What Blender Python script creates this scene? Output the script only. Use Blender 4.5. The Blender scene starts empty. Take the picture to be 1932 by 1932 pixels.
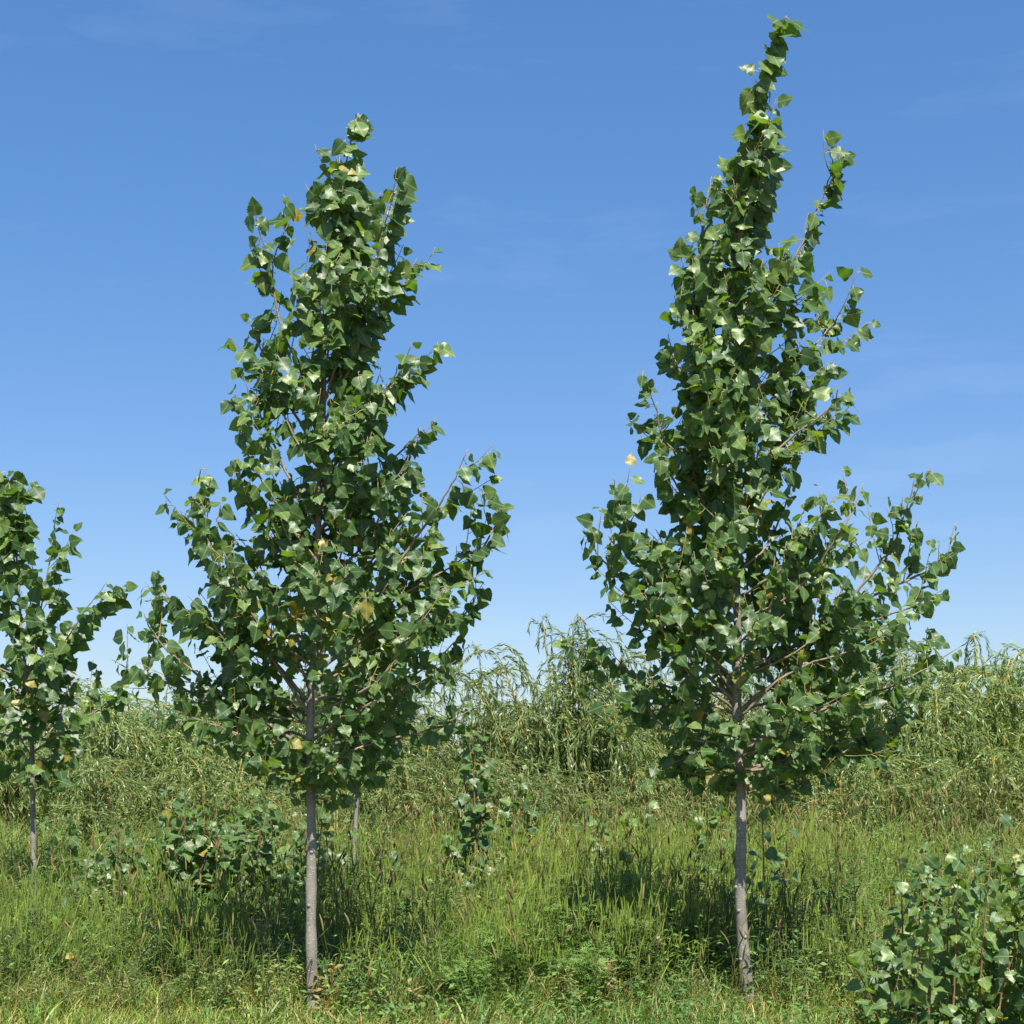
import bpy, math, random
import numpy as np
from mathutils import Matrix, Vector

# ------------------------------------------------------------------ camera, sky, sun, exposure
SC = bpy.context.scene
COL = SC.collection
random.seed(7)
rng = np.random.default_rng(11)

CAM_H, FPX, HOR = 1.5, 1536.0, 759.0          # eye height, focal length and horizon row of a 1024 px picture
cam_d = bpy.data.cameras.new('camera')
cam = bpy.data.objects.new('camera', cam_d); COL.objects.link(cam)
cam.location = (0, 0, CAM_H); cam.rotation_euler = (math.radians(90), 0, 0)
cam_d.sensor_width = 36; cam_d.sensor_fit = 'HORIZONTAL'
cam_d.lens = 36 * FPX / 1024
cam_d.shift_y = (HOR - 512) / 1024
cam_d.clip_end = 3000; cam_d.clip_start = 0.05
SC.camera = cam

SUN_EL, SUN_AZ = math.radians(58), math.radians(167)   # azimuth from +Y (view direction) clockwise to +X
SUND = np.array([math.cos(SUN_EL)*math.sin(SUN_AZ), math.cos(SUN_EL)*math.cos(SUN_AZ), math.sin(SUN_EL)])
wd = bpy.data.worlds.new('World'); SC.world = wd; wd.use_nodes = True
nt = wd.node_tree
sky = nt.nodes.new('ShaderNodeTexSky'); sky.sky_type = 'NISHITA'; sky.sun_disc = False
sky.sun_elevation = SUN_EL; sky.sun_rotation = SUN_AZ
sky.altitude = 0; sky.air_density = 1.0; sky.dust_density = 0.55; sky.ozone_density = 9.0
bg = nt.nodes['Background']; bg.inputs['Strength'].default_value = 0.129
hs_ = nt.nodes.new('ShaderNodeHueSaturation'); hs_.inputs['Saturation'].default_value = 1.21; hs_.inputs['Hue'].default_value = .513
gm_ = nt.nodes.new('ShaderNodeGamma'); gm_.inputs[1].default_value = .66
nt.links.new(sky.outputs[0], hs_.inputs['Color']); nt.links.new(hs_.outputs[0], gm_.inputs[0]); 
tc_ = nt.nodes.new('ShaderNodeTexCoord'); mp_ = nt.nodes.new('ShaderNodeMapping'); mp_.inputs['Scale'].default_value = (2.6, 1.5, 13); mp_.inputs['Rotation'].default_value = (0, .22, 0)
nz_ = nt.nodes.new('ShaderNodeTexNoise'); nz_.inputs['Scale'].default_value = 1.6; nz_.inputs['Detail'].default_value = 7; nz_.inputs['Roughness'].default_value = .6
rp_ = nt.nodes.new('ShaderNodeMapRange'); rp_.inputs['From Min'].default_value = .54; rp_.inputs['From Max'].default_value = .85; rp_.inputs['To Max'].default_value = .065
mx_ = nt.nodes.new('ShaderNodeMix'); mx_.data_type = 'RGBA'; mx_.inputs[7].default_value = (5.2, 5.6, 6.2, 1)      # very thin cirrus
nt.links.new(tc_.outputs['Generated'], mp_.inputs[0]); nt.links.new(mp_.outputs[0], nz_.inputs['Vector']); nt.links.new(nz_.outputs[0], rp_.inputs[0])
nt.links.new(rp_.outputs[0], mx_.inputs[0]); nt.links.new(gm_.outputs[0], mx_.inputs[6]); nt.links.new(mx_.outputs[2], bg.inputs['Color'])
sun_d = bpy.data.lights.new('sun', 'SUN'); sun_d.energy = 4.8; sun_d.angle = math.radians(0.53)
sun_d.color = (1.0, 0.95, 0.86)
sun = bpy.data.objects.new('sun', sun_d); COL.objects.link(sun)
sun.rotation_euler = Vector(tuple(SUND)).to_track_quat('Z', 'Y').to_euler()
sun.location = (10, -10, 20)
SC.view_settings.view_transform = 'Standard'; SC.view_settings.look = 'None'
SC.view_settings.exposure = 1.08; SC.view_settings.gamma = 1.0
SC.cycles.max_bounces = 8; SC.cycles.transmission_bounces = 4; SC.cycles.diffuse_bounces = 4

# ------------------------------------------------------------------ helpers
K = 1024 / 1932
def at(xd, yd, Y):
    """a point of the place from its bearing and its distance Y"""
    return np.array([(xd*K - 512)/FPX*Y, Y, CAM_H + (HOR - yd*K)/FPX*Y])

def unit(a):
    return a / np.maximum(np.linalg.norm(a, axis=-1, keepdims=True), 1e-9)

class Acc:
    """collects vertices / triangles with uv, tint and material index"""
    def __init__(s): s.V=[]; s.F=[]; s.UV=[]; s.C=[]; s.M=[]; s.n=0
    def add(s, V, F, uv=None, col=None, mat=0):
        V = np.asarray(V, float).reshape(-1, 3); F = np.asarray(F, int).reshape(-1, 3)
        s.V.append(V); s.F.append(F + s.n); s.n += len(V)
        s.UV.append(np.zeros((len(V), 2)) if uv is None else uv)
        c = np.ones((len(V), 4))
        if col is not None: c[:, :3] = np.asarray(col)[..., :3]
        s.C.append(c)
        s.M.append(np.full(len(F), mat, int) if np.isscalar(mat) else np.asarray(mat, int))
    def mesh(s, name, mats, smooth=True, origin=None):
        V = np.concatenate(s.V); F = np.concatenate(s.F); UV = np.concatenate(s.UV); C = np.concatenate(s.C); M = np.concatenate(s.M)
        if origin is not None: V = V - np.asarray(origin)
        me = bpy.data.meshes.new(name)
        me.vertices.add(len(V)); me.vertices.foreach_set('co', V.astype(np.float32).ravel())
        me.loops.add(F.size); me.loops.foreach_set('vertex_index', F.astype(np.int32).ravel())
        me.polygons.add(len(F))
        me.polygons.foreach_set('loop_start', np.arange(0, F.size, 3, dtype=np.int32))
        me.polygons.foreach_set('loop_total', np.full(len(F), 3, np.int32))
        me.polygons.foreach_set('material_index', M.astype(np.int32))
        me.polygons.foreach_set('use_smooth', np.full(len(F), smooth))
        uvl = me.uv_layers.new(name='UVMap'); uvl.data.foreach_set('uv', UV[F.ravel()].astype(np.float32).ravel())
        ca = me.color_attributes.new('tint', 'FLOAT_COLOR', 'POINT'); ca.data.foreach_set('color', C.astype(np.float32).ravel())
        for m in mats: me.materials.append(m)
        me.update(); me.validate()
        return me
    def build(s, name, mats, parent=None, smooth=True, origin=None):
        return link(name, s.mesh(name, mats, smooth, origin), parent)

def link(name, data, parent=None):
    o = bpy.data.objects.new(name, data); COL.objects.link(o)
    if parent is not None: o.parent = parent
    return o
def tag(o, label=None, cat=None, group=None, kind=None):
    if label: o['label'] = label
    if cat: o['category'] = cat
    if group: o['group'] = group
    if kind: o['kind'] = kind
    return o
def empty(name, loc, label, cat, group=None):
    o = link(name, None); o.location = tuple(loc); o.empty_display_size = .2
    return tag(o, label, cat, group)

def wob(x, y, seed, f=1.0):
    """smooth pseudo noise in 0..1"""
    r = np.random.default_rng(seed); v = 0
    for k in range(6):
        a = r.uniform(0, 6.28); ff = f*(0.6 + 0.5*k); v = v + np.sin(x*ff*math.cos(a) + y*ff*math.sin(a) + r.uniform(0, 6.28))/(1 + .35*k)
    return np.clip(0.5 + v/5.0, 0, 1)

def tube(acc, P, R, sides=6, col=None, mat=0, jitter=0.0, cap=True):
    P = np.asarray(P, float); R = np.asarray(R, float); n = len(P)
    T = np.gradient(P, axis=0); T = unit(T)
    ref = np.array([0.0, 1, 0]) if abs(T[0][1]) < .9 else np.array([1.0, 0, 0])
    A = unit(np.cross(T, ref)); B = np.cross(T, A)
    th = np.linspace(0, 2*np.pi, sides, endpoint=False)
    rr = R[:, None]*np.ones(sides)
    if jitter: rr = rr*(1 + rng.normal(0, jitter, rr.shape))
    V = P[:, None] + rr[..., None]*(np.cos(th)[None, :, None]*A[:, None] + np.sin(th)[None, :, None]*B[:, None])
    V = V.reshape(-1, 3)
    i = np.arange(n-1)[:, None]*sides; j = np.arange(sides)[None]; k = (j+1) % sides
    a, b, c, d = i+j, i+k, i+sides+k, i+sides+j
    F = np.concatenate([np.stack([a, b, c], -1).reshape(-1, 3), np.stack([a, c, d], -1).reshape(-1, 3)])
    L = np.concatenate([[0], np.cumsum(np.linalg.norm(np.diff(P, axis=0), axis=1))])
    uv = np.stack([np.tile(np.arange(sides)/sides, n), np.repeat(L, sides)], -1)
    if cap:
        V = np.vstack([V, P[-1]]); uv = np.vstack([uv, uv[-1]])
        t = (n-1)*sides
        F = np.vstack([F, np.stack([t+np.arange(sides), t+(np.arange(sides)+1) % sides, np.full(sides, n*sides)], -1)])
    acc.add(V, F, uv, col, mat)

def spline(pts, n):
    """smooth polyline through points"""
    P = np.asarray(pts, float)
    if len(P) == 2: return P[0] + (P[1]-P[0])*np.linspace(0, 1, n)[:, None]
    d = np.concatenate([[0], np.cumsum(np.linalg.norm(np.diff(P, axis=0), axis=1)**.5)])
    Q = np.vstack([2*P[0]-P[1], P, 2*P[-1]-P[-2]])
    t = np.linspace(0, d[-1], n); out = []
    for u in t:
        i = min(max(np.searchsorted(d, u, 'right')-1, 0), len(P)-2)
        s = (u-d[i])/(d[i+1]-d[i]); p0, p1, p2, p3 = Q[i], Q[i+1], Q[i+2], Q[i+3]
        out.append(.5*((2*p1)+(-p0+p2)*s+(2*p0-5*p1+4*p2-p3)*s*s+(-p0+3*p1-3*p2+p3)*s**3))
    return np.array(out)
def resample(P, step):
    d = np.concatenate([[0], np.cumsum(np.linalg.norm(np.diff(P, axis=0), axis=1))])
    t = np.arange(step*.5, d[-1], step)
    return np.stack([np.interp(t, d, P[:, k]) for k in range(3)], -1), t/d[-1]

# ------------------------------------------------------------------ materials
def nodes(name):
    m = bpy.data.materials.new(name); m.use_nodes = True
    t = m.node_tree; t.nodes.clear()
    return m, t, t.nodes.new, t.links.new
def math_n(N, L, op, a, b=None, c=None):
    n = N('ShaderNodeMath'); n.operation = op
    for i, v in enumerate((a, b, c)):
        if v is None: continue
        if isinstance(v, (int, float)): n.inputs[i].default_value = v
        else: L(v, n.inputs[i])
    return n.outputs[0]
def mix_c(N, L, f, a, b, mode='MIX'):
    n = N('ShaderNodeMix'); n.data_type = 'RGBA'; n.blend_type = mode
    for s, v in ((n.inputs[0], f), (n.inputs[6], a), (n.inputs[7], b)):
        if isinstance(v, (int, float)): s.default_value = v
        elif isinstance(v, tuple): s.default_value = v + (1,) if len(v) == 3 else v
        else: L(v, s)
    return n.outputs[2]
def leaf_output(N, L, base, back, trans, rough, tfac, spec=.5, bump=None):
    """glossy leaf: principled upper/under side plus light coming through"""
    geo = N('ShaderNodeNewGeometry')
    c = mix_c(N, L, geo.outputs['Backfacing'], base, back)
    p = N('ShaderNodeBsdfPrincipled'); L(c, p.inputs['Base Color'])
    if isinstance(rough, (int, float)): p.inputs['Roughness'].default_value = rough
    else: L(rough, p.inputs['Roughness'])
    p.inputs['Specular IOR Level'].default_value = spec
    if bump is not None: L(bump, p.inputs['Normal'])
    tr = N('ShaderNodeBsdfTranslucent'); L(trans, tr.inputs['Color']) if not isinstance(trans, tuple) else setattr(tr.inputs['Color'], 'default_value', trans+(1,))
    mx = N('ShaderNodeMixShader'); mx.inputs[0].default_value = tfac
    L(p.outputs[0], mx.inputs[1]); L(tr.outputs[0], mx.inputs[2])
    out = N('ShaderNodeOutputMaterial'); L(mx.outputs[0], out.inputs[0])

def poplar_leaf_mat(name, c1, c2, vein, trans, rough=.44, tfac=.42, blotch=None):
    m, t, N, L = nodes(name)
    oi = N('ShaderNodeObjectInfo'); at_ = N('ShaderNodeAttribute'); at_.attribute_name = 'tint'
    sep = N('ShaderNodeSeparateColor'); L(at_.outputs['Color'], sep.inputs[0])
    r = math_n(N, L, 'FRACT', math_n(N, L, 'ADD', oi.outputs['Random'], sep.outputs[0]))
    base = mix_c(N, L, r, c1, c2)
    uv = N('ShaderNodeUVMap'); uv.uv_map = 'UVMap'
    s = N('ShaderNodeSeparateXYZ'); L(uv.outputs[0], s.inputs[0])
    au = math_n(N, L, 'ABSOLUTE', math_n(N, L, 'SUBTRACT', s.outputs[0], .5))
    # blotches with a shape of their own
    nz = N('ShaderNodeTexNoise'); nz.inputs['Scale'].default_value = 3.5; L(uv.outputs[0], nz.inputs['Vector'])
    if blotch:
        rp = N('ShaderNodeValToRGB'); rp.color_ramp.elements[0].position = .45; rp.color_ramp.elements[1].position = .6
        L(nz.outputs[0], rp.inputs[0]); base = mix_c(N, L, rp.outputs[0], base, blotch)
    mid = math_n(N, L, 'LESS_THAN', au, .016)
    sv = math_n(N, L, 'SUBTRACT', s.outputs[1], math_n(N, L, 'MULTIPLY', au, .75))
    sv = math_n(N, L, 'ABSOLUTE', math_n(N, L, 'SUBTRACT', math_n(N, L, 'FRACT', math_n(N, L, 'MULTIPLY', sv, 7.0)), .5))
    side = math_n(N, L, 'MULTIPLY', math_n(N, L, 'LESS_THAN', sv, .05), .16)
    vf = math_n(N, L, 'MAXIMUM', math_n(N, L, 'MULTIPLY', mid, .55), side)
    base = mix_c(N, L, vf, base, vein)
    back = mix_c(N, L, .45, base, (.13, .19, .11))
    rg = math_n(N, L, 'ADD', math_n(N, L, 'MULTIPLY', nz.outputs[0], .2), rough-.1)
    bp = N('ShaderNodeBump'); bp.inputs['Strength'].default_value = .12; bp.inputs['Distance'].default_value = .003
    L(math_n(N, L, 'MULTIPLY', sv, 1.0), bp.inputs['Height'])
    leaf_output(N, L, base, back, trans, rg, tfac, .5, bp.outputs[0])
    return m
LEAF_M = [
    poplar_leaf_mat('poplar_leaf_green', (.058, .125, .036), (.092, .165, .052), (.30, .36, .13), (.18, .33, .02)),
    poplar_leaf_mat('poplar_leaf_dark', (.038, .090, .030), (.060, .120, .038), (.25, .32, .11), (.14, .28, .016)),
    poplar_leaf_mat('poplar_leaf_young', (.115, .195, .052), (.155, .235, .062), (.34, .40, .14), (.26, .40, .025), .40, .4),
    poplar_leaf_mat('poplar_leaf_yellow', (.36, .25, .030), (.22, .22, .04), (.45, .33, .08), (.42, .28, .02), .45, .3, (.13, .17, .035)),
]
def petiole_mat():
    m, t, N, L = nodes('petiole')
    p = N('ShaderNodeBsdfPrincipled'); p.inputs['Base Color'].default_value = (.36, .31, .07, 1); p.inputs['Roughness'].default_value = .45
    o = N('ShaderNodeOutputMaterial'); L(p.outputs[0], o.inputs[0]); return m
PET_M = petiole_mat()

def tint_mat(name, trans=1.6, rough=.5, tfac=.3, spec=.35, backmul=(1.1, 1.1, 1.1), var=.25):
    """colour from the per-plant tint, lit from both sides"""
    m, t, N, L = nodes(name)
    a = N('ShaderNodeAttribute'); a.attribute_name = 'tint'
    oi = N('ShaderNodeObjectInfo')
    hs = N('ShaderNodeHueSaturation'); L(a.outputs['Color'], hs.inputs['Color'])
    L(math_n(N, L, 'ADD', 1-var/2, math_n(N, L, 'MULTIPLY', oi.outputs['Random'], var)), hs.inputs['Value'])
    base = hs.outputs[0]
    back = mix_c(N, L, 1.0, base, backmul, 'MULTIPLY')
    tr = mix_c(N, L, 1.0, base, (trans, trans*1.05, trans*.45), 'MULTIPLY')
    leaf_output(N, L, base, back, tr, rough, tfac, spec)
    return m
GRASS_M = tint_mat('grass_blade', 1.5, .45, .32, .4)
HERB_M = tint_mat('herb_leaf', 1.5, .55, .3, .3, (1.2, 1.2, 1.25))
WILLOW_M = tint_mat('willow_leaf', 1.4, .4, .34, .5, (1.15, 1.2, 1.4), .45)
SEED_M = tint_mat('seed_head', 1.2, .8, .25, .1)

def bark_mat(name, c1, c2, lent, warm, scale=1.0):
    m, t, N, L = nodes(name)
    tc = N('ShaderNodeTexCoord')
    mp = N('ShaderNodeMapping'); mp.inputs['Scale'].default_value = (60*scale, 60*scale, 150*scale); L(tc.outputs['Object'], mp.inputs[0])
    vo = N('ShaderNodeTexNoise'); vo.inputs['Scale'].default_value = 1.0; vo.inputs['Detail'].default_value = 1; L(mp.outputs[0], vo.inputs['Vector'])
    rl = N('ShaderNodeValToRGB'); rl.color_ramp.elements[0].position = .60; rl.color_ramp.elements[1].position = .66; L(vo.outputs[0], rl.inputs[0])
    mp2 = N('ShaderNodeMapping'); mp2.inputs['Scale'].default_value = (9, 9, 5); L(tc.outputs['Object'], mp2.inputs[0])
    n2 = N('ShaderNodeTexNoise'); n2.inputs['Scale'].default_value = 1.0; n2.inputs['Detail'].default_value = 5; L(mp2.outputs[0], n2.inputs['Vector'])
    r2 = N('ShaderNodeValToRGB'); r2.color_ramp.elements[0].position = .35; r2.color_ramp.elements[1].position = .68; L(n2.outputs[0], r2.inputs[0])
    mp3 = N('ShaderNodeMapping'); mp3.inputs['Scale'].default_value = (3, 3, 28); L(tc.outputs['Object'], mp3.inputs[0])
    n3 = N('ShaderNodeTexNoise'); n3.inputs['Scale'].default_value = 1.0; n3.inputs['Detail'].default_value = 3; L(mp3.outputs[0], n3.inputs['Vector'])
    r3 = N('ShaderNodeValToRGB'); r3.color_ramp.elements[0].position = .55; r3.color_ramp.elements[1].position = .75; L(n3.outputs[0], r3.inputs[0])
    base = mix_c(N, L, r2.outputs[0], c1, c2)
    base = mix_c(N, L, math_n(N, L, 'MULTIPLY', r3.outputs[0], .5), base, warm)
    base = mix_c(N, L, math_n(N, L, 'MULTIPLY', rl.outputs[0], .7), base, lent)
    p = N('ShaderNodeBsdfPrincipled'); L(base, p.inputs['Base Color']); p.inputs['Roughness'].default_value = .75
    bp = N('ShaderNodeBump'); bp.inputs['Strength'].default_value = .5; bp.inputs['Distance'].default_value = .004
    L(math_n(N, L, 'ADD', n2.outputs[0], rl.outputs[0]), bp.inputs['Height']); L(bp.outputs[0], p.inputs['Normal'])
    o = N('ShaderNodeOutputMaterial'); L(p.outputs[0], o.inputs[0]); return m
BARK_M = bark_mat('poplar_bark', (.115, .103, .084), (.265, .245, .203), (.44, .40, .33), (.18, .15, .11))
BRANCH_M = bark_mat('branch_bark', (.15, .115, .08), (.27, .22, .16), (.36, .31, .22), (.20, .15, .08))
TWIG_M = bark_mat('twig_bark', (.16, .12, .04), (.26, .21, .08), (.3, .25, .12), (.22, .13, .05))
STEM_M = bark_mat('sucker_stem', (.13, .075, .035), (.19, .12, .05), (.22, .15, .08), (.15, .07, .03))
WSTEM_M = bark_mat('willow_stem', (.36, .22, .035), (.42, .30, .06), (.45, .33, .1), (.33, .17, .03))

WTWIG_M = bark_mat('willow_twig', (.14, .16, .04), (.22, .21, .05), (.24, .24, .08), (.20, .16, .04))

def ground_mat():
    m, t, N, L = nodes('soil_and_thatch')
    tc = N('ShaderNodeTexCoord')
    a = N('ShaderNodeTexNoise'); a.inputs['Scale'].default_value = .8; a.inputs['Detail'].default_value = 8; L(tc.outputs['Object'], a.inputs['Vector'])
    b = N('ShaderNodeTexNoise'); b.inputs['Scale'].default_value = 22; b.inputs['Detail'].default_value = 6; L(tc.outputs['Object'], b.inputs['Vector'])
    c = mix_c(N, L, a.outputs[0], (.055, .075, .022), (.15, .12, .055))
    c = mix_c(N, L, b.outputs[0], c, (.09, .075, .035))
    p = N('ShaderNodeBsdfPrincipled'); L(c, p.inputs['Base Color']); p.inputs['Roughness'].default_value = .95
    bp = N('ShaderNodeBump'); bp.inputs['Strength'].default_value = .8; bp.inputs['Distance'].default_value = .03
    L(b.outputs[0], bp.inputs['Height']); L(bp.outputs[0], p.inputs['Normal'])
    o = N('ShaderNodeOutputMaterial'); L(p.outputs[0], o.inputs[0]); return m

# ------------------------------------------------------------------ the ground
def ground_z(x, y):
    return (wob(x, y, 5, .5)-.5)*.10*np.clip((y-9.5)/2, 0, 1)
g = Acc()
xs = np.concatenate([[-1500, -300, -60], np.linspace(-24, 24, 65), [60, 300, 1500]])
ys = np.concatenate([[-600, -100, -10], np.linspace(0, 42, 57), [80, 300, 2500]])
X, Yg = np.meshgrid(xs, ys); nx = len(xs)
Z = ground_z(X, Yg)*(np.abs(X) < 25)*(Yg < 43)
V = np.stack([X, Yg, Z], -1).reshape(-1, 3)
ii, jj = np.meshgrid(np.arange(len(ys)-1), np.arange(nx-1), indexing='ij'); q = (ii*nx+jj).ravel()
g.add(V, np.concatenate([np.stack([q, q+1, q+nx+1], -1), np.stack([q, q+nx+1, q+nx], -1)]))
go = g.build('ground', [ground_mat()]); tag(go, kind='structure')

# ------------------------------------------------------------------ poplar leaves: shared shapes
def leaf_shape(seed, phi, young=False):
    r = np.random.default_rng(seed)
    E = np.array([(0, 0), (-.035, .17), (.0, .33), (.09, .445), (.21, .475), (.35, .455), (.49, .39), (.63, .295), (.77, .185), (.89, .08), (1.0, 0)])
    Lf, M = [], np.array([0, .25, .5, .75, 1.0])
    fold = r.uniform(-.06, .10); droop = r.uniform(-.08, .28); wv = r.uniform(.04, .13); ph = r.uniform(0, 6.3); tw = r.uniform(-.25, .25)
    wid = r.uniform(.92, 1.08)
    def z3(x, t):
        return fold*abs(x) - droop*max(t-.15, 0)**2 + wv*math.sin(t*9+ph+(2 if x > 0 else 0))*abs(x)*2 + tw*x*t
    V = [(0, t, z3(0, t)) for t in M]; UV = [(.5, t) for t in M]; F = []
    for sgn in (-1, 1):
        pts = []
        for i in range(1, len(E)-1):                                  # coarse teeth along the margin
            t, w = E[i]; pts.append((t, w*wid*(1+r.uniform(-.02, .05))))
            if 2 < i < len(E)-2:
                t2, w2 = (E[i]+E[i+1])/2; pts.append((t2+.012, w2*wid*r.uniform(.86, .95)))
        st = len(V)
        for t, w in pts:
            V.append((sgn*w, t, z3(sgn*w, t))); UV.append((.5+sgn*w*.5, t))
        # strip between midrib and margin
        i, j = 0, 0; n = len(pts)
        while i < 4 or j < n-1:
            if j < n-1 and (i == 4 or pts[j+1][0] <= (M[i]+M[i+1])/2 + .05):
                tri = (i, st+j, st+j+1); j += 1
            else:
                tri = (i, st+j, i+1); i += 1
            F.append(tri if sgn < 0 else tri[::-1])
    V = np.array(V); UV = np.array(UV); F = np.array(F)[:, ::-1]
    # blade bends down from the end of the stalk
    c, s = math.cos(phi), math.sin(phi); pl = r.uniform(.42, .62) if phi > .52 else r.uniform(.2, .38)
    Bz = V.copy(); V[:, 1] = Bz[:, 1]*c + Bz[:, 2]*s + pl; V[:, 2] = -Bz[:, 1]*s + Bz[:, 2]*c
    nb = len(V)
    u = np.array([0, .5, 1.0]); py = pl*u; pz = .12*np.sin(u*math.pi)*(1 if phi > .5 else .4)
    w = .017
    P = []; 
    for k in range(3):
        P += [(-w, py[k], pz[k]), (w, py[k], pz[k]), (0, py[k], pz[k]-2*w)]
    PF = []
    for k in range(2):
        a = nb+3*k
        for e in range(3):
            f = (e+1) % 3
            PF += [(a+e, a+3+e, a+3+f), (a+e, a+3+f, a+f)]
    V = np.vstack([V, P]); UV = np.vstack([UV, np.full((9, 2), .5)]); FF = np.vstack([F, PF])
    mat = np.array([0]*len(F)+[1]*len(PF))
    return V, FF, UV, mat
SHAPES = [leaf_shape(100+i, p) for i, p in enumerate([.7, .15, .3, .95, .45, .2, .55, .05, .1, .25, .4, .15, .3, .5])]
N_HANG = 8
LEAF_ME = {}
def leaf_mesh(v, m):
    if (v, m) not in LEAF_ME:
        a = Acc(); V, F, UV, mt = SHAPES[v]; a.add(V, F, UV, np.zeros(3), mt)
        LEAF_ME[v, m] = a.mesh('leaf', [LEAF_M[m], PET_M])
    return LEAF_ME[v, m]

class Leaves:
    """leaf placements of one plant"""
    def __init__(s): s.P=[]; s.Y=[]; s.Z=[]; s.S=[]; s.K=[]; s.M=[]
    def add(s, P, Y, Z, S, Kk, M):
        s.P.append(P); s.Y.append(Y); s.Z.append(Z); s.S.append(S); s.K.append(Kk); s.M.append(M)
    def cat(s):
        P = np.concatenate(s.P); Y = unit(np.concatenate(s.Y)); Z = np.concatenate(s.Z)
        X = unit(np.cross(Y, Z)); Z = np.cross(X, Y)
        return P, np.stack([X, Y, Z], -1), np.concatenate(s.S), np.concatenate(s.K), np.concatenate(s.M)

def leaf_dirs(P, out, tang, wind, bias):
    """stalk direction and upper side of leaves: they turn outwards, up to the light, and give in to the wind"""
    n = len(P); rd = lambda s: rng.normal(0, s, (n, 3))
    w = wind[:, None]
    Yd = out*.55 + tang*.1 + np.array([0, -.1, -.42]) + rd(.5)
    Zd = np.array([0, -.72, .5]) + out*.35 + rd(.48)
    Yw = np.array([.8, -.1, -.42]) + out*.35 + rd(.42)
    Zw = np.array([-.1, -.95, .38]) + out*.15 + rd(.42)
    isw = rng.random(n) < wind
    Yv = np.where(isw[:, None], Yw, Yd); Zv = np.where(isw[:, None], Zw, Zd)
    Kk = np.where(isw, rng.integers(N_HANG, len(SHAPES), n), rng.integers(0, N_HANG, n))
    return Yv, Zv, Kk

PLANTS = []           # every plant with poplar leaves, finished after all are placed
def finish_plants():
    """show which leaves take most of the view; those become single leaves, the rest one crown mesh"""
    ids, rec = [], []
    for pi, pl in enumerate(PLANTS):
        P, R, S, Kk, M = pl['data'] = pl['leaves'].cat()
        ctr = np.array([SHAPES[k][0][:30].mean(0) for k in Kk])*S[:, None]
        C = P + np.einsum('nij,nj->ni', R, ctr)
        for i in range(len(P)): rec.append((C[i, 1], pi, i, C[i, 0], C[i, 2], S[i]))
    rec.sort(reverse=True)
    RES = 1024; buf = np.full((RES, RES), -1, np.int32)
    for n, (d, pi, i, x, z, s) in enumerate(rec):
        px = 512 + x/d*FPX; py = HOR - (z-CAM_H)/d*FPX; r = .36*s/d*FPX
        x0, x1, y0, y1 = int(max(px-r, 0)), int(min(px+r+1, RES)), int(max(py-r, 0)), int(min(py+r+1, RES))
        if x1 > x0 and y1 > y0: buf[y0:y1, x0:x1] = n
    cnt = np.bincount(buf[buf >= 0], minlength=len(rec))
    seen = {}
    for n, (d, pi, i, *_q) in enumerate(rec): seen.setdefault(pi, {})[i] = cnt[n]
    for pi, pl in enumerate(PLANTS):
        P, R, S, Kk, M = pl['data']; o0 = np.array(pl['origin'])
        order = sorted(range(len(P)), key=lambda i: -seen[pi][i])
        lim = pl.get('single', 300)
        single = order[:lim]; rest = order[lim:]
        if len(rest) <= 15: single, rest = order, []
        par = pl['root']
        if rest:
            a = Acc()
            for i in rest:
                V, F, UV, mt = SHAPES[Kk[i]]
                W = (V*S[i]) @ R[i].T + P[i]
                a.add(W, F, UV, np.full(3, rng.random()), np.where(mt == 0, M[i], 4))
            par = a.build('crown', LEAF_M + [PET_M], pl['root'], origin=o0); par['kind'] = 'stuff'
        for i in single:
            lo = link('leaf', leaf_mesh(int(Kk[i]), int(M[i])), par)
            m = np.eye(4); m[:3, :3] = R[i]*S[i]; m[:3, 3] = P[i]-o0
            lo.matrix_basis = Matrix(m.tolist())
            if M[i] == 3: lo['label'] = 'yellow autumn coloured leaf'

def knots(acc, P, R, spots):
    for (z, a) in spots:
        i = int(np.argmin(np.abs(P[:, 2]-z))); c = P[i] + R[i]*.85*np.array([math.cos(a), math.sin(a), 0])
        d = unit(np.array([math.cos(a), math.sin(a), .35]))
        tube(acc, [c, c+d*.007, c+d*.012], [.013, .011, .005], 7)

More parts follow.
